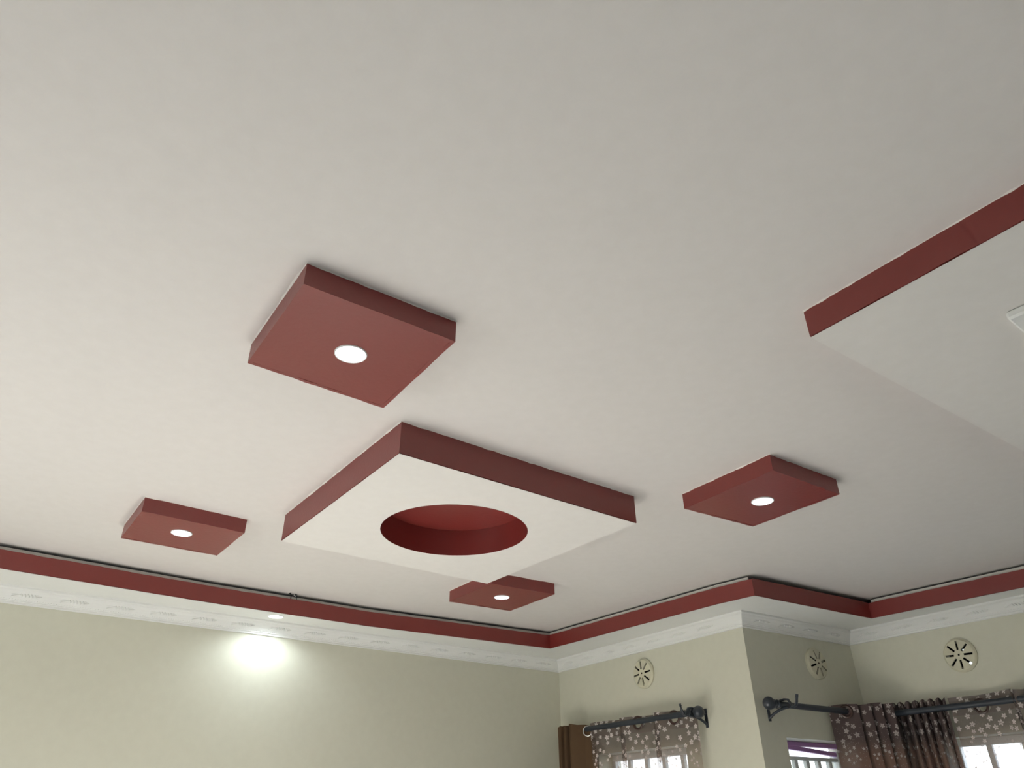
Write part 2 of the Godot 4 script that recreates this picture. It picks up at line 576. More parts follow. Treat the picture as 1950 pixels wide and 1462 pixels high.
func cornices():
	var prof := PackedVector2Array([Vector2(0.074, SOFFIT), Vector2(0.074, 2.617), Vector2(0.070, 2.6135), Vector2(0.061, 2.6125), Vector2(0.058, 2.610), Vector2(0.056, 2.607), Vector2(0.043, 2.597), Vector2(0.031, 2.584), Vector2(0.022, 2.570), Vector2(0.019, 2.566), Vector2(0.019, 2.562), Vector2(0.012, 2.560), Vector2(0.012, 2.551), Vector2(0.0, 2.5495)])
	var labels := ["white gypsum cornice with leaf sprays along the long left wall", "white gypsum cornice with leaf sprays over the single window's wall", "shaded white gypsum cornice with leaf sprays on the bay's short return wall", "white gypsum cornice with leaf sprays over the wide bay window"]
	var mm := motif_mesh()
	for g in 4:
		var t := struct("trim_%d" % (g + 1), labels[g], "cornice")
		var a := WALLS[g]
		var b := WALLS[g + 1]
		var n := inward(a, b)
		var ma := mitre(WALLS, g)
		var mb := mitre(WALLS, g + 1)
		var st := begin()
		for k in prof.size() - 1:
			var p := prof[k]
			var q := prof[k + 1]
			var o := Vector2(-(q - p).y, (q - p).x)
			if o.x < 0.0 and absf(o.x) > absf(o.y):
				o = -o
			if absf(o.x) <= absf(o.y) and o.y > 0.0:
				o = -o
			quad(st, flatxz(a + ma * p.x, p.y), flatxz(a + ma * q.x, q.y), flatxz(b + mb * q.x, q.y), flatxz(b + mb * p.x, p.y), Vector3(n.x * o.x, o.y, n.y * o.x))
		part("molding", st.commit(), M.gypsum, t)
		# leaf sprays on the cove, a row of small beads under them
		var up := Vector2(0.034, 0.040).normalized()
		var y := Vector3(n.x * up.x, up.y, n.y * up.x)
		var x := Vector3((b - a).normalized().x, 0, (b - a).normalized().y)
		var z := x.cross(y)
		if z.dot(Vector3(n.x, 0, n.y)) < 0.0:
			z = -z
		var len := a.distance_to(b)
		var step := 0.2235
		var first: float = [0.09, 0.16, 0.14, 0.16][g]
		var s := first
		var last := len - 0.10 if g != 3 else 2.4
		while s < last:
			var c := a + (b - a).normalized() * s + n * 0.0375
			var o := part("leaf_spray", mm, M.gypsum, t)
			o.transform = Transform3D(Basis(x, y, z), Vector3(c.x, 2.5915, c.y))
			s += step
		st = begin()
		s = 0.03
		while s < minf(len - 0.03, last + 0.1):
			var c := a + (b - a).normalized() * s + n * 0.0215
			ball(st, Vector3(c.x, 2.571, c.y), Vector3(0.0035, 0.0035, 0.003), 5, 3)
			s += 0.0125
		var beads := part("bead_row", st.commit(), M.gypsum, t)
		beads.set_meta("kind", "stuff")

# ------------------------------------------------------------------ windows
func bar_part(called: String, lo: Vector3, hi: Vector3, xf: Transform3D, mat: Material, parent: Node, tilt := 0.0):
	var st := begin()
	var c := (lo + hi) * 0.5
	var h := (hi - lo) * 0.5
	box(st, -h, h, Transform3D(xf.basis * Basis(Vector3.BACK, tilt), xf * c), 0.003)
	part(called, st.commit(), mat, parent)

func windows():
	var labels := ["white framed window with upright bars behind the single sheer curtain on the back wall", "uncovered window with purple head rails and white upright bars in the bay's return wall", "wide white framed window with upright bars behind the bay's sheer curtain"]
	var steps := [0.20, 0.112, 0.188]
	for k in 3:
		var i: int = win_holes[k][0]
		var h: Rect2 = win_holes[k][1]
		var xf := wall_frame(i)
		var w := struct("window_%d" % (k + 1), labels[k], "window")
		var x0 := h.position.x
		var x1 := h.end.x
		var y0 := h.position.y
		var y1 := h.end.y
		var zf := -0.12     # frame's front
		var fw := 0.04
		var head: Material = M.purple if k == 1 else M.white_metal
		bar_part("frame_head", Vector3(x0, y1 - (0.025 if k == 1 else fw), zf - 0.04), Vector3(x1, y1, zf), xf, head, w)
		bar_part("frame_sill", Vector3(x0, y0, zf - 0.04), Vector3(x1, y0 + fw, zf), xf, M.white_metal, w)
		bar_part("frame_stile", Vector3(x0, y0 + fw, zf - 0.04), Vector3(x0 + 0.03, y1 - fw, zf), xf, M.white_metal, w)
		bar_part("frame_stile", Vector3(x1 - 0.03, y0 + fw, zf - 0.04), Vector3(x1, y1 - fw, zf), xf, M.white_metal, w)
		var top := y1 - fw
		if k == 1:
			# the top light's own rail, dropped at its far end
			bar_part("top_light_rail", Vector3(x0 + 0.012, y1 - 0.052, zf - 0.035), Vector3(x1 - 0.012, y1 - 0.0285, zf - 0.005), xf, M.purple, w, -0.06)
			bar_part("transom", Vector3(x0 + 0.03, y1 - 0.098, zf - 0.038), Vector3(x1 - 0.03, y1 - 0.078, zf - 0.004), xf, M.white_metal, w)
			top = y1 - 0.098
		var n := int((x1 - x0) / steps[k])
		for b in range(1, n + 1):
			var x: float = x0 + (x1 - x0) * b / (n + 1.0)
			bar_part("upright_bar", Vector3(x - 0.015, y0 + fw, zf - 0.032), Vector3(x + 0.015, top, zf - 0.004), xf, M.white_metal, w)
		bar_part("cross_bar", Vector3(x0 + 0.03, y0 + 0.5, zf - 0.030), Vector3(x1 - 0.03, y0 + 0.525, zf - 0.008), xf, M.white_metal, w)
		var st := begin()
		box(st, Vector3(x0 + 0.03, y0 + fw, zf - 0.026), Vector3(x1 - 0.03, top, zf - 0.022), xf)
		part("pane", st.commit(), M.glass, w)

# ------------------------------------------------------------------ ceiling boxes
func board(p: Vector2, q: Vector2, out: Vector2, y0: float, y1: float, thick: float) -> ArrayMesh:
	# one upright side board with a slightly wavering lower edge
	var st := begin()
	var seg := maxi(4, int(p.distance_to(q) / 0.04))
	var n := Vector3(out.x, 0, out.y)
	var d := (q - p).normalized()
	for s in seg:
		var a := p.lerp(q, float(s) / seg)
		var b := p.lerp(q, float(s + 1) / seg)
		var ia := a - out * thick
		var ib := b - out * thick
		if s == 0:
			ia += d * thick
		if s == seg - 1:
			ib -= d * thick
		var ya := y0 + waver(a * 2.0) * 0.8
		var yb := y0 + waver(b * 2.0) * 0.8
		quad(st, flatxz(a, ya), flatxz(b, yb), flatxz(b, y1), flatxz(a, y1), n)
		quad(st, flatxz(ia, ya), flatxz(ib, yb), flatxz(ib, y1), flatxz(ia, y1), -n)
		quad(st, flatxz(a, ya), flatxz(b, yb), flatxz(ib, yb), flatxz(ia, ya), Vector3.DOWN)
	return st.commit()

func out_of(q: Array, k: int) -> Vector2:
	var a: Vector2 = q[k]
	var b: Vector2 = q[(k + 1) % 4]
	var c: Vector2 = (q[0] + q[1] + q[2] + q[3]) / 4.0
	var n := (b - a).normalized()
	n = Vector2(n.y, -n.x)
	return n if n.dot((a + b) * 0.5 - c) > 0.0 else -n

func caulk(q: Array, k: int) -> ArrayMesh:
	# an uneven bead of filler where the board meets the ceiling
	var st := begin()
	var a: Vector2 = q[k]
	var b: Vector2 = q[(k + 1) % 4]
	var out := out_of(q, k)
	var seg := int(a.distance_to(b) / 0.02)
	var w := []
	for s in seg + 1:
		w.append(0.0012 + 0.0025 * pow(rng.randf(), 3.0))
	for s in seg:
		var p := a.lerp(b, float(s) / seg)
		var r := a.lerp(b, float(s + 1) / seg)
		var wp: float = w[s]
		var wr: float = w[s + 1]
		quad(st, flatxz(p, CEIL - wp), flatxz(r, CEIL - wr), flatxz(r + out * wr * 1.6, CEIL), flatxz(p + out * wp * 1.6, CEIL), Vector3(out.x, -1, out.y))
		tri(st, flatxz(p, CEIL - wp), flatxz(p + out * wp * 1.6, CEIL), flatxz(p, CEIL), flatxz(a - b, 0).normalized())
	return st.commit()

func add_box_thing(called: String, label: String, group: String, q: Array, d: float, white_bottom: bool) -> Node3D:
	var c: Vector2 = (q[0] + q[1] + q[2] + q[3]) / 4.0
	var t := thing(called, label, "ceiling box", Vector3(c.x, CEIL, c.y), group)
	var off := -t.position
	var y0 := CEIL - d
	for k in 4:
		part("side_board", board(q[k], q[(k + 1) % 4], out_of(q, k), y0 + (0.003 if white_bottom else 0.0), CEIL, 0.012), M.maroon, t, off)
	if not white_bottom:
		var st := begin()
		var e := []
		for k in 4:
			var v: Vector2 = q[k]
			e.append(v + (c - v).normalized() * 0.001)
		for y: float in [y0 + 0.0005, y0 + 0.012]:
			quad(st, flatxz(e[0], y), flatxz(e[1], y), flatxz(e[2], y), flatxz(e[3], y), Vector3.DOWN if y < y0 + 0.005 else Vector3.UP)
		part("bottom_board", st.commit(), M.maroon, t, off)
	for k in 4:
		part("filler_bead", caulk(q, k), M.caulk, t, off)
	return t

func downlight(at: Vector3, label: String, energy: float, angle: float):
	var t := thing("downlight", label, "downlight", at, "lit round ceiling downlights")
	var st := begin()
	lathe(st, PackedVector2Array([Vector2(0.0455, 0.0), Vector2(0.0455, -0.0015), Vector2(0.0445, -0.0035), Vector2(0.0430, -0.004), Vector2(0.0420, -0.0035), Vector2(0.0415, 0.0), Vector2(0.0415, 0.004)]), 40)
	part("bezel", st.commit(), M.white_metal, t)
	st = begin()
	lathe(st, PackedVector2Array([Vector2(0.0418, -0.0020), Vector2(0.030, -0.0035), Vector2(0.016, -0.0045), Vector2(0.0, -0.005)]), 40)
	part("lens", st.commit(), M.lens, t)
	var l := SpotLight3D.new()
	l.name = "beam"
	l.position = Vector3(0, -0.014, 0)
	l.rotation = Vector3(-PI / 2, 0, 0)
	l.light_color = Color(0.92, 0.97, 1.0)
	l.light_energy = energy
	l.light_size = 0.03
	l.spot_range = 12.0
	l.spot_attenuation = 2.0
	l.spot_angle = angle
	l.spot_angle_attenuation = 0.6
	l.shadow_enabled = true
	t.add_child(l)

func ceiling_boxes():
	var g := "small maroon ceiling boxes round the white centre box"
	add_box_thing("ceiling_box", "largest nearest maroon square ceiling box hanging alone above the white box", g, [Vector2(0.406, -1.426), Vector2(0.838, -1.425), Vector2(0.847, -1.870), Vector2(0.411, -1.854)], 0.066, false)
	add_box_thing("ceiling_box", "small maroon ceiling box nearest the long left wall's fascia, left of the white box", g, [Vector2(0.425, -3.227), Vector2(0.861, -3.248), Vector2(0.855, -3.640), Vector2(0.423, -3.629)], 0.0635, false)
	add_box_thing("ceiling_box", "maroon ceiling box right of the white box, towards the bay", g, [Vector2(2.255, -1.469), Vector2(2.668, -1.463), Vector2(2.680, -1.902), Vector2(2.269, -1.927)], 0.0665, false)
	add_box_thing("ceiling_box", "maroon ceiling box partly hidden behind the white box's far corner", g, [Vector2(2.218, -3.287), Vector2(2.639, -3.265), Vector2(2.644, -3.710), Vector2(2.223, -3.733)], 0.0645, false)
	downlight(Vector3(0.631, CEIL - 0.0655, -1.6435), "lit downlight in the largest nearest maroon ceiling box", 0.5, 42.0)
	downlight(Vector3(0.6304, CEIL - 0.063, -3.4060), "lit downlight in the small maroon box nearest the left wall", 0.5, 42.0)
	downlight(Vector3(2.4694, CEIL - 0.066, -1.6854), "lit downlight in the maroon box right of the white box", 0.5, 42.0)
	downlight(Vector3(2.4219, CEIL - 0.064, -3.4809), "lit downlight in the maroon box behind the white box's far corner", 0.5, 42.0)
	downlight(Vector3(1.4300, SOFFIT, -4.385), "lit downlight in the dropped border that throws a glow on the left wall", 0.38, 84.0)
	# white centre box with a round maroon recess
	var q := [Vector2(0.990, -2.026), Vector2(2.115, -2.059), Vector2(2.089, -3.135), Vector2(0.981, -3.095)]
	var t := add_box_thing("ceiling_feature", "white square ceiling feature with maroon sides and a round maroon recess", "", q, 0.1225, true)
	var off := -t.position
	var y0 := CEIL - 0.122
	var c := Vector2(1.545, -2.573)
	var rad := 0.312
	var seg := 96
	var st := begin()
	for k in seg:
		var p := []
		for s: int in [k, k + 1]:
			var dir := Vector2(cos(TAU * s / seg), sin(TAU * s / seg))
			p.append(c + dir * rad)
			var far := 10.0
			for e in 4:
				var hit = Geometry2D.segment_intersects_segment(c, c + dir * 3.0, q[e], q[(e + 1) % 4])
				if hit != null:
					far = minf(far, c.distance_to(hit))
			p.append(c + dir * (far - 0.0008))
		for y: float in [y0, y0 + 0.012]:
			quad(st, flatxz(p[0], y), flatxz(p[1], y), flatxz(p[3], y), flatxz(p[2], y), Vector3.DOWN if y == y0 else Vector3.UP)
	for e in 4:      # the corners that fall between two rays
		var best := []
		for k in seg:
			pass
		var dir: Vector2 = (q[e] - c).normalized()
		var ang := fposmod(dir.angle(), TAU)
		var k0 := int(ang / TAU * seg)
		for s: int in [k0, k0 + 1]:
			var dd := Vector2(cos(TAU * s / seg), sin(TAU * s / seg))
			var far := 10.0
			for e2 in 4:
				var hit = Geometry2D.segment_intersects_segment(c, c + dd * 3.0, q[e2], q[(e2 + 1) % 4])
				if hit != null:
					far = minf(far, c.distance_to(hit))
			best.append(c + dd * (far - 0.0008))
		tri(st, flatxz(best[0], y0), flatxz(q[e] - dir * 0.001, y0), flatxz(best[1], y0), Vector3.DOWN)
	part("bottom_board", st.commit(), M.white_board, t, off)
	st = begin()
	lathe(st, PackedVector2Array([Vector2(rad, y0 - 0.0005), Vector2(rad, CEIL - 0.002)]), seg, Transform3D(Basis.IDENTITY, Vector3(c.x, 0, c.y)))
	# the face that looks at the room is the inner one
	st.index()
	var rw := part("recess_wall", flipped(st.commit()), M.maroon, t, off)
	rw.set_meta("label", "round maroon wall of the recess")
	st = begin()
	for k in seg:
		tri(st, Vector3(c.x, CEIL - 0.002, c.y), flatxz(c + Vector2(cos(TAU * k / seg), sin(TAU * k / seg)) * (rad + 0.001), CEIL - 0.002), flatxz(c + Vector2(cos(TAU * (k + 1) / seg), sin(TAU * (k + 1) / seg)) * (rad + 0.001), CEIL - 0.002), Vector3.DOWN)
	part("recess_top", st.commit(), M.maroon, t, off)
	# large tray at the right
	q = [Vector2(1.590, -0.8425), Vector2(1.581, 1.30), Vector2(3.75, 1.30), Vector2(3.76, -0.8405)]
	t = add_box_thing("ceiling_tray", "big white ceiling tray with maroon sides cut off by the right edge of the photo", "", q, 0.0865, true)
	off = -t.position
	y0 = CEIL - 0.086
	st = begin()
	for y: float in [y0, y0 + 0.012]:
		quad(st, flatxz(q[0] + Vector2(0.001, 0.001), y), flatxz(q[1] + Vector2(0.001, -0.001), y), flatxz(q[2] + Vector2(-0.001, -0.001), y), flatxz(q[3] + Vector2(-0.001, 0.001), y), Vector3.DOWN if y == y0 else Vector3.UP)
	part("bottom_board", st.commit(), M.white_board, t, off)
	# square plaster rose on the tray
	var rs := thing("ceiling_rose", "white moulded plaster ceiling rose on the big tray at the right edge", "ceiling rose", Vector3(2.32, y0, -0.11))
	st = begin()
	var xf := Transform3D(Basis(Vector3.UP, 0.05), Vector3.ZERO)
	box(st, Vector3(-0.40, -0.024, -0.40), Vector3(0.40, 0.0, 0.40), xf, 0.006)
	part("plate", st.commit(), M.gypsum, rs)
	st = begin()
	for s: float in [-1.0, 1.0]:
		box(st, Vector3(-0.37, -0.032, s * 0.355 - 0.012), Vector3(0.37, -0.023, s * 0.355 + 0.012), xf, 0.004)
		box(st, Vector3(s * 0.355 - 0.012, -0.032, -0.34), Vector3(s * 0.355 + 0.012, -0.023, 0.34), xf, 0.004)
	part("raised_border", st.commit(), M.gypsum, rs)
	st = begin()
	lathe(st, PackedVector2Array([Vector2(0.30, -0.024), Vector2(0.29, -0.034), Vector2(0.27, -0.036), Vector2(0.25, -0.028), Vector2(0.12, -0.030), Vector2(0.08, -0.045), Vector2(0.0, -0.050)]), 48)
	part("round_boss", st.commit(), M.gypsum, rs)

func flipped(m: ArrayMesh) -> ArrayMesh:
	var a := m.surface_get_arrays(0)
	var n: PackedVector3Array = a[Mesh.ARRAY_NORMAL]
	for i in n.size():
		n[i] = -n[i]
	a[Mesh.ARRAY_NORMAL] = n
	var ix: PackedInt32Array = a[Mesh.ARRAY_INDEX]
	for i in range(0, ix.size(), 3):
		var t := ix[i + 1]
		ix[i + 1] = ix[i + 2]
		ix[i + 2] = t
	a[Mesh.ARRAY_INDEX] = ix
	var o := ArrayMesh.new()
	o.add_surface_from_arrays(Mesh.PRIMITIVE_TRIANGLES, a)
	return o

# ------------------------------------------------------------------ vents
func vent_plate(slots: bool, holes: Array) -> ArrayMesh:
	# a slightly domed round cover, z towards the room, with eight radial slots and a pin hole
	var st := begin()
	var R := 0.0925
	var rr := [0.0, 0.0055, 0.014, 0.0285, 0.038, 0.048, 0.058, 0.068, 0.077, 0.082, 0.087, 0.0905, R]
	var dome := func(r: float) -> float:
		return 0.026 - 0.006 * pow(r / R, 2.0) - (0.009 * smoothstep(0.082, R, r))
	var sub := 5
	for i in rr.size() - 1:
		var r0: float = rr[i]
		var r1: float = rr[i + 1]
		if r1 <= 0.0056 and slots:
			continue
		for k in 8:
			var mid := TAU * k / 8.0 + 0.10
			var cut: bool = slots and r0 >= 0.028 and r1 <= 0.0775
			# columns: slot, then the web to the next slot
			for c in sub + 1:
				if c == 0 and cut:
					continue
				var e := []
				for r: float in [r0, r1]:
					var w := 0.0060 / maxf(r, 0.02)
					if r < 0.02:
						w = 0.26 * 0.9
					var a0 := mid + (-w if c == 0 else w + (TAU / 8.0 - 2.0 * w) * (c - 1) / sub)
					var a1 := mid + (w if c == 0 else w + (TAU / 8.0 - 2.0 * w) * c / sub)
					e.append([a0, a1])
				var pt := func(r: float, a: float) -> Vector3:
					return Vector3(cos(a) * r, sin(a) * r, dome.call(r))
				var ps := [pt.call(r0, e[0][0]), pt.call(r0, e[0][1]), pt.call(r1, e[1][1]), pt.call(r1, e[1][0])]
				if r0 > 0.0:
					quad(st, ps[0], ps[1], ps[2], ps[3], Vector3.BACK)
				else:
					tri(st, ps[0], ps[2], ps[3], Vector3.BACK)
				if cut and c == 1:
					for s: float in [-1.0, 1.0]:
						var a0 := mid + s * 0.0060 / r0
						var a1 := mid + s * 0.0060 / r1
						var p0: Vector3 = pt.call(r0, a0)
						var p1: Vector3 = pt.call(r1, a1)
						quad(st, p0, p1, p1 - Vector3(0, 0, 0.009), p0 - Vector3(0, 0, 0.009), Vector3(sin(mid), -cos(mid), 0) * s)
	# rim and back lip
	lathe(st, PackedVector2Array([Vector2(R, 0.0), Vector2(R, 0.011)]), 48, Transform3D(Basis(Vector3.RIGHT, PI / 2), Vector3.ZERO))
	return st.commit()

func vents():
	var labels := ["round cream wall vent over the single window on the back wall", "round wall vent in the shade of the bay's return wall", "round wall vent over the wide bay window, with daylight glinting through its slots"]
	var mesh := vent_plate(true, [])
	for k in 3:
		var v: Array = vent_spots[k]
		var xf := wall_frame(v[0])
		var t := thing("wall_vent", labels[k], "vent", xf * Vector3(v[1], v[2], 0), "round wall vents with eight slots")
		t.basis = xf.basis
		var o := part("slotted_cover", mesh, M.vent, t)
		o.basis = Basis(Vector3.BACK, [0.0, 0.2, -0.13][k])
		# outer cover on the far side of the wall, solid but for a few gaps over the bay window
		var st := begin()
		var n := 26
		var w := VENT_HOLE * 2.0 / n
		for i in n:
			for j in n:
				var p := Vector2(-VENT_HOLE + (i + 0.5) * w, -VENT_HOLE + (j + 0.5) * w)
				var open := false
				if k == 2:
					open = p.distance_to(Vector2(-0.032, -0.021)) < 0.013 or p.distance_to(Vector2(-0.052, 0.058)) < 0.0075
				if open:
					continue
				box(st, Vector3(p.x - w * 0.5, p.y - w * 0.5, -0.185), Vector3(p.x + w * 0.5, p.y + w * 0.5, -0.175))
		part("outer_cover", st.commit(), M.dark, t)
		st = begin()
		for s: float in [-1.0, 1.0]:
			box(st, Vector3(s * VENT_HOLE - 0.002, -VENT_HOLE, -0.174), Vector3(s * VENT_HOLE + 0.002, VENT_HOLE, -0.002))
			box(st, Vector3(-VENT_HOLE, s * VENT_HOLE - 0.002, -0.174), Vector3(VENT_HOLE, s * VENT_HOLE + 0.002, -0.002))
		part("duct_lining", st.commit(), M.dark, t)

# ------------------------------------------------------------------ rods and curtains
func rod(i: int, s0: float, s1: float, off: float, y: float, label: String, ball_start: bool, ball_end: bool, brackets: Array):
	var xf := wall_frame(i)
	var t := thing("curtain_rod", label, "curtain rod", xf * Vector3(s0, y, 0))
	t.basis = xf.basis
	var len := s1 - s0
	var st := begin()
	tube(st, PackedVector3Array([Vector3(0, 0, off), Vector3(len, 0, off)]), 0.0165, 16)
	part("pole", st.commit(), M.iron, t)
	for e: int in [0, 1]:
		if (e == 0 and not ball_start) or (e == 1 and not ball_end):
			continue
		var d := -1.0 if e == 0 else 1.0
		var x := 0.0 if e == 0 else len
		st = begin()
		lathe(st, PackedVector2Array([Vector2(0.0, 0.0), Vector2(0.022, 0.0), Vector2(0.024, 0.006), Vector2(0.017, 0.012), Vector2(0.016, 0.02), Vector2(0.023, 0.026), Vector2(0.023, 0.032), Vector2(0.014, 0.036), Vector2(0.013, 0.044)]), 20, Transform3D(Basis(Vector3(0, -d, 0), Vector3(d, 0, 0), Vector3.BACK), Vector3(x - d * 0.012, 0, off)))
		ball(st, Vector3(x + d * 0.058, 0, off), Vector3(0.034, 0.034, 0.034), 24, 14)
		part("finial", st.commit(), M.iron, t)
	for b: float in brackets:
		var x := b - s0
		var br := begin()
		box(br, Vector3(x - 0.010, -0.075, 0.0), Vector3(x + 0.010, 0.028, 0.006), Transform3D.IDENTITY, 0.003)
		# arm with an inner and an outer cup, and a curved strut under it
		var pts := PackedVector3Array()
		for p: Vector2 in [Vector2(0.004, -0.004), Vector2(0.05, -0.004), Vector2(0.075, 0.010), Vector2(0.095, 0.021), Vector2(0.125, 0.024), Vector2(0.148, 0.020), Vector2(0.158, 0.004), Vector2(0.168, -0.013), Vector2(0.182, -0.019), Vector2(0.196, -0.012), Vector2(0.204, 0.006), Vector2(0.210, 0.030), Vector2(0.214, 0.040)]:
			pts.append(Vector3(x, p.y, p.x))
		tube(br, pts, 0.010, 10, false, 0.6, Vector3.UP)
		pts = PackedVector3Array()
		for q in 9:
			var a := q / 8.0
			pts.append(Vector3(x, -0.060 + 0.042 * sin(a * PI * 0.5), 0.004 + 0.140 * (1.0 - cos(a * PI * 0.5)) * 0.35 + 0.140 * a * 0.65))
		tube(br, pts, 0.0075, 10)
		part("bracket", br.commit(), M.iron, t)

func flower_texture(w: int, h: int, wm: float, hm: float, base_top: Color, base_low: Color, fade0: float, fade1: float, petal: Color, holes: Array, seed: int) -> ImageTexture:
	# printed voile: pale five-petalled flowers crowded under the heading, specks below them, plain cloth further down
	var r := RandomNumberGenerator.new()
	r.seed = seed
	var im := Image.create(w, h, false, Image.FORMAT_RGBA8)
	var px := w / wm
	for y in h:
		var v := (y + 0.5) / h * hm
		var c := base_top.lerp(base_low, smoothstep(fade0, fade1, v))
		if v < 0.095:      # the doubled heading
			c.a = 1.0 - (1.0 - c.a) * 0.45
		im.fill_rect(Rect2i(0, y, w, 1), c)
	var spots := []
	var tries := 0
	while spots.size() < int(wm * 170) and tries < 6000:
		tries += 1
		var p := Vector2(r.randf() * wm, pow(r.randf(), 1.25) * 0.40)
		var size := 0.0150 - 0.0075 * smoothstep(0.14, 0.32, p.y) + r.randf_range(-0.002, 0.002)
		if p.y > 0.30 and r.randf() < 0.5:
			continue
		var ok := true
		for s in spots:
			var dist := p.distance_to(s[0])
			if dist < (size + s[1]) * 1.02:
				ok = false
				break
		if not ok:
			continue
		spots.append([p, size])
		var turn := r.randf() * TAU
		var pet: Color = petal
		pet.a = r.randf_range(0.80, 0.95)
		var n := int(size * px) + 1
		for dy in range(-n, n + 1):
			for dx in range(-n, n + 1):
				var q := Vector2(dx, dy) / px
				var d := q.length()
				var a := q.angle() + turn
				var edge := size * (0.40 + 0.60 * absf(cos(a * 2.5)))
				if d < edge and (d > size * 0.13 or size < 0.01):
					var X := posmod(int(p.x * px) + dx, w)
					var Y := int(p.y * px) + dy
					if Y >= 0 and Y < h:
						im.set_pixel(X, Y, pet)
	for k in int(wm * 900):
		var p := Vector2(r.randf() * wm, 0.12 + 0.30 * r.randf())
		var c := Color(petal.r, petal.g, petal.b, 0.75)
		im.fill_rect(Rect2i(int(p.x * px), int(p.y * px), 2, 2), c)
	for hole: Vector2 in holes:
		var n := int(0.030 * px)
		for dy in range(-n, n + 1):
			for dx in range(-n, n + 1):
				if dx * dx + dy * dy < n * n:
					var X := int(hole.x * px) + dx
					var Y := int(hole.y * px) + dy
					if X >= 0 and X < w and Y >= 0 and Y < h:
						im.set_pixel(X, Y, Color(0.5, 0.4, 0.4, 0.0))
	im.generate_mipmaps()
	return ImageTexture.create_from_image(im)

func cloth(path: PackedVector3Array, y_low: float, sway: float, wm: float, hm: float, top_drop := PackedFloat32Array()) -> ArrayMesh:
	# a hanging sheet under a path of (x, top y, z) points; u runs along the cloth, v down it, both in metres over (wm, hm)
	var st := begin()
	var n := path.size()
	var us := PackedFloat32Array([0.0])
	for i in range(1, n):
		var d := path[i] - path[i - 1]
		us.append(us[i - 1] + Vector2(d.x, d.z).length())
	var rows := [0.0, 0.012, 0.03, 0.06, 0.10, 0.16, 0.24, 0.36, 0.55, 0.9, 1.3, 1.7, 2.05]
	var grid := []
	for i in n:
		var col := []
		for rw: float in rows:
			var y := maxf(path[i].y - rw, y_low)
			var p := path[i]
			col.append(Vector3(p.x + sway * sin(us[i] * 23.0 + rw * 2.0) * minf(rw, 0.5), y, p.z + sway * cos(us[i] * 31.0 + rw * 1.5) * minf(rw, 0.5)))
		grid.append(col)
	var nrm := []
	for i in n:
		var col := []
		for j in rows.size():
			var a: Vector3 = grid[maxi(i - 1, 0)][j]
			var b: Vector3 = grid[mini(i + 1, n - 1)][j]
			var t := (b - a)
			col.append(Vector3(-t.z, 0, t.x).normalized())
		nrm.append(col)
	for i in n - 1:
		for j in rows.size() - 1:
			var k := [[i, j], [i + 1, j], [i + 1, j + 1], [i, j + 1]]
			var ps := []
			var ns := []
			var uv := []
			for e in k:
				ps.append(grid[e[0]][e[1]])
				ns.append(nrm[e[0]][e[1]])
				uv.append(Vector2(us[e[0]] / wm, (path[e[0]].y - grid[e[0]][e[1]].y) / hm))
			tri_s(st, [ps[0], ps[1], ps[2]], [ns[0], ns[1], ns[2]], [uv[0], uv[1], uv[2]])
			tri_s(st, [ps[0], ps[2], ps[3]], [ns[0], ns[2], ns[3]], [uv[0], uv[2], uv[3]])
	return st.commit()

func voile(tex: Texture2D, back: Color) -> StandardMaterial3D:
	var m := StandardMaterial3D.new()
	m.albedo_texture = tex
	m.transparency = BaseMaterial3D.TRANSPARENCY_ALPHA
	m.roughness = 0.85
	m.metallic_specular = 0.15
	m.cull_mode = BaseMaterial3D.CULL_DISABLED
	m.backlight_enabled = true
	m.backlight = back
	return m

func ring(x: float, y: float, z: float, yaw: float, rad: float, thick: float, mat: Material, parent: Node, xf: Transform3D):
	var st := begin()
	var pts := PackedVector3Array()
	var b := xf.basis * Basis(Vector3.UP, yaw)
	for k in 28:
		var a := TAU * k / 28
		pts.append(xf * Vector3(x, y, z) + b * Vector3(cos(a) * rad, sin(a) * rad, 0))
	tube(st, pts, thick, 8, true, 0.5, b.z)
	part("grommet", st.commit(), mat, parent, -(parent as Node3D).position)

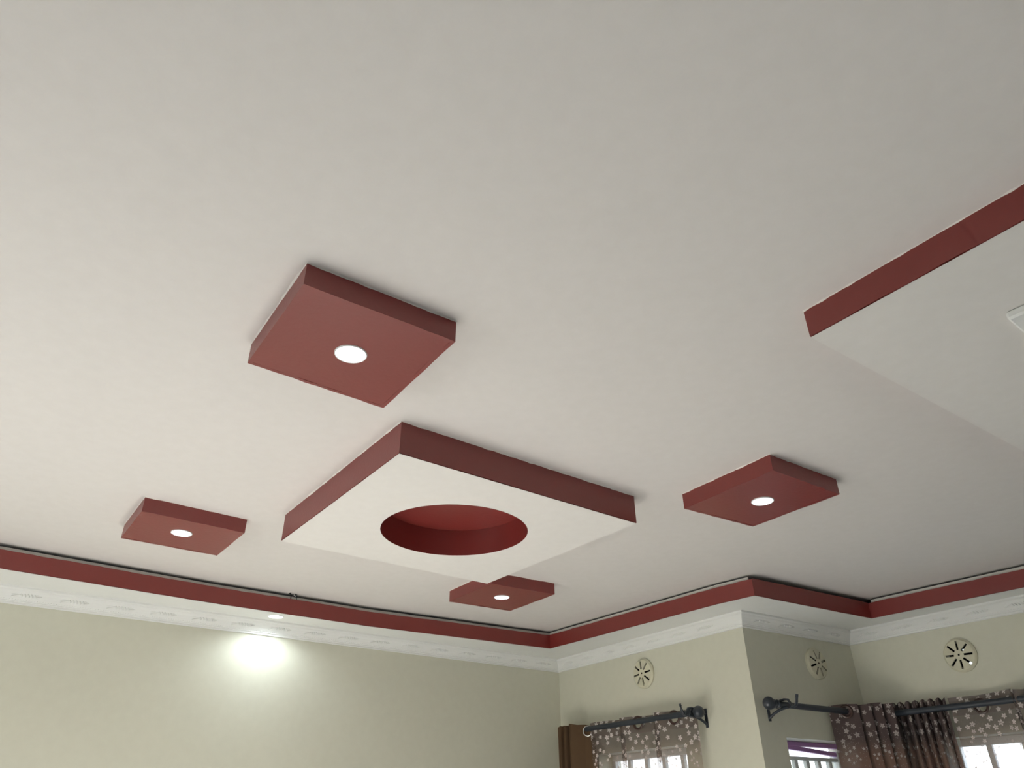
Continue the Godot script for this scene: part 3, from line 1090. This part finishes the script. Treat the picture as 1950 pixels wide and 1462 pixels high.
func rods_and_curtains():
	var y := 2.118
	rod(1, 0.40, 1.36, 0.10, y + 0.002, "black curtain rod with ball finial on the back wall's single window", false, true, [1.385])
	rod(2, 0.055, 0.74, 0.10, y + 0.006, "black curtain rod with ball finial and empty bracket hook on the bay's return wall", true, false, [0.10])
	rod(3, 0.165, 1.85, 0.10, y - 0.006, "black curtain rod along the wide bay window", false, false, [0.15, 1.8])

	# opaque brown curtain drawn aside by the corner
	var xf := wall_frame(1)
	var t := thing("curtain", "plain opaque brown curtain gathered beside the corner of the back wall", "curtain", xf * Vector3(0.28, 0.05, 0.1), "curtains at the windows")
	var path := PackedVector3Array()
	var knots := [Vector2(0.115, 0.085), Vector2(0.120, 0.125), Vector2(0.165, 0.140), Vector2(0.172, 0.075), Vector2(0.195, 0.135), Vector2(0.235, 0.150), Vector2(0.245, 0.080), Vector2(0.262, 0.140), Vector2(0.300, 0.158), Vector2(0.345, 0.130), Vector2(0.385, 0.10), Vector2(0.43, 0.085), Vector2(0.465, 0.080)]
	for k in knots.size() - 1:
		for e in 4:
			var w := smoothstep(0.0, 1.0, e / 4.0)
			var p: Vector2 = knots[k].lerp(knots[k + 1], w)
			path.append(xf * Vector3(p.x, 2.158 - 0.02 * smoothstep(0.3, 0.46, p.x) - 0.003 * sin(p.x * 60.0), p.y))
	path.append(xf * Vector3(0.465, 2.138, 0.080))
	part("panel", cloth(path, 0.06, 0.012, 1.0, 2.0), M.brown_cloth, t, -t.position)
	ring(0.408, 2.108, 0.096, 0.55, 0.030, 0.0045, M.steel_ring, t, xf)

	# printed voile at the single window: three panels that fold back over the rod
	t = thing("curtain", "sheer flower printed curtain over the single window, with two brown grommets showing", "curtain", xf * Vector3(0.9, 0.05, 0.1), "curtains at the windows")
	path = PackedVector3Array()
	var edges := [0.452, 0.742, 1.052, 1.372]
	var hole_u := []
	var u := 0.0
	var last := Vector3.ZERO
	for pnl in 3:
		var a: float = edges[pnl]
		var b: float = edges[pnl + 1]
		var m := 22
		for e in m + 1:
			var w := float(e) / m
			var off := 0.106 - 0.042 * smoothstep(0.0, 0.9, w) + 0.004 * sin(w * 9.0)
			var x := a + (b - a) * w
			if e < 2 and pnl > 0:
				off = lerpf(0.064, 0.110, [0.35, 0.8][e])
				x = a + [0.002, -0.004][e]
			var p := Vector3(x, 2.151 + 0.004 * sin(w * 4.0 + pnl), off)
			if path.size() > 0:
				u += Vector2(p.x - last.x, p.z - last.z).length()
			last = p
			if (pnl == 1 and e == 11) or (pnl == 2 and e == 11):
				hole_u.append(Vector2(u, 0.040))
			path.append(xf * p)
	var tex := flower_texture(1024, 1792, 1.24, 2.17, Color(0.41, 0.365, 0.345, 0.66), Color(0.52, 0.41, 0.345, 0.36), 0.12, 0.30, Color(0.80, 0.765, 0.75, 0.9), hole_u, 5)
	part("panel", cloth(path, 0.06, 0.010, 1.24, 2.17), voile(tex, Color(0.30, 0.24, 0.20)), t, -t.position)
	for k in 2:
		ring([0.897, 1.212][k], 2.112, 0.092, 0.2, 0.0345, 0.007, M.ring, t, xf)

	# voile bunched in the bay's corner, hanging off the return wall's rod
	xf = wall_frame(2)
	t = thing("curtain", "dark flower printed curtain bunched in the bay's corner on the return wall's rod", "curtain", xf * Vector3(0.76, 0.05, 0.15), "curtains at the windows")
	path = PackedVector3Array()
	knots = [Vector2(0.612, 0.022), Vector2(0.640, 0.062), Vector2(0.664, 0.102), Vector2(0.690, 0.150), Vector2(0.698, 0.165), Vector2(0.716, 0.135), Vector2(0.728, 0.175), Vector2(0.750, 0.215), Vector2(0.770, 0.180), Vector2(0.778, 0.225), Vector2(0.795, 0.255), Vector2(0.820, 0.215), Vector2(0.826, 0.265), Vector2(0.835, 0.30), Vector2(0.870, 0.27)]
	for k in knots.size() - 1:
		for e in 4:
			var w := smoothstep(0.0, 1.0, e / 4.0)
			var p: Vector2 = knots[k].lerp(knots[k + 1], w)
			path.append(xf * Vector3(p.x, 2.160 + 0.004 * sin(p.x * 50.0), p.y))
	var dark_tex := flower_texture(1024, 1792, 1.24, 2.17, Color(0.33, 0.285, 0.28, 0.93), Color(0.46, 0.36, 0.32, 0.84), 0.16, 0.30, Color(0.66, 0.62, 0.60, 0.95), [], 21)
	var dark_voile := voile(dark_tex, Color(0.26, 0.17, 0.14))
	part("panel", cloth(path, 0.06, 0.010, 1.24, 2.17), dark_voile, t, -t.position)
	ring(0.662, 2.122, 0.106, -1.0, 0.030, 0.008, M.ring, t, xf)

	# voile at the wide window: tight pleats, then broad sheer panels
	xf = wall_frame(3)
	t = thing("curtain", "dark tightly pleated flower printed curtain at the left end of the wide bay window", "curtain", xf * Vector3(0.4, 0.05, 0.1), "curtains at the windows")
	path = PackedVector3Array()
	var np := 7
	for k in np * 8 + 1:
		var w := k / (np * 8.0)
		var x := 0.222 + 0.315 * w
		var ph := w * np * TAU
		path.append(xf * Vector3(x + 0.010 * sin(ph * 1.0 + 1.2), 2.166 + 0.006 * sin(ph + 0.6) - 0.004 * w, 0.082 + 0.022 * cos(ph)))
	part("panel", cloth(path, 0.06, 0.012, 1.24, 2.17), dark_voile, t, -t.position)
	t = thing("curtain", "sheer flower printed curtain spread over the wide bay window", "curtain", xf * Vector3(1.1, 0.05, 0.1), "curtains at the windows")
	path = PackedVector3Array()
	edges = [0.556, 0.892, 1.25, 1.60]
	hole_u = []
	u = 0.0
	for pnl in 3:
		var a: float = edges[pnl]
		var b: float = edges[pnl + 1]
		var m := 22
		for e in m + 1:
			var w := float(e) / m
			var off := 0.092 - 0.036 * smoothstep(0.0, 0.5, w) + 0.030 * smoothstep(0.75, 1.0, w)
			var x := a + (b - a) * w
			if e < 3 and pnl > 0:
				off = [0.120, 0.080, 0.122][e]
				x = a + [0.006, 0.012, 0.02][e]
			var p := Vector3(x, 2.160 + 0.008 * smoothstep(0.3, 1.0, w) * (1.0 if pnl == 0 else 0.3), off)
			if path.size() > 0:
				u += Vector2(p.x - last.x, p.z - last.z).length()
			last = p
			if e == 11:
				hole_u.append(Vector2(u, 0.060))
			path.append(xf * p)
	var tex2 := flower_texture(1024, 1792, 1.24, 2.17, Color(0.45, 0.41, 0.39, 0.66), Color(0.54, 0.44, 0.38, 0.34), 0.12, 0.30, Color(0.80, 0.765, 0.75, 0.9), hole_u, 33)
	part("panel", cloth(path, 0.06, 0.010, 1.24, 2.17), voile(tex2, Color(0.30, 0.24, 0.20)), t, -t.position)
	for k in 3:
		ring([0.708, 1.06, 1.42][k], 2.104, 0.064, 0.1, 0.0345, 0.007, M.ring, t, xf)
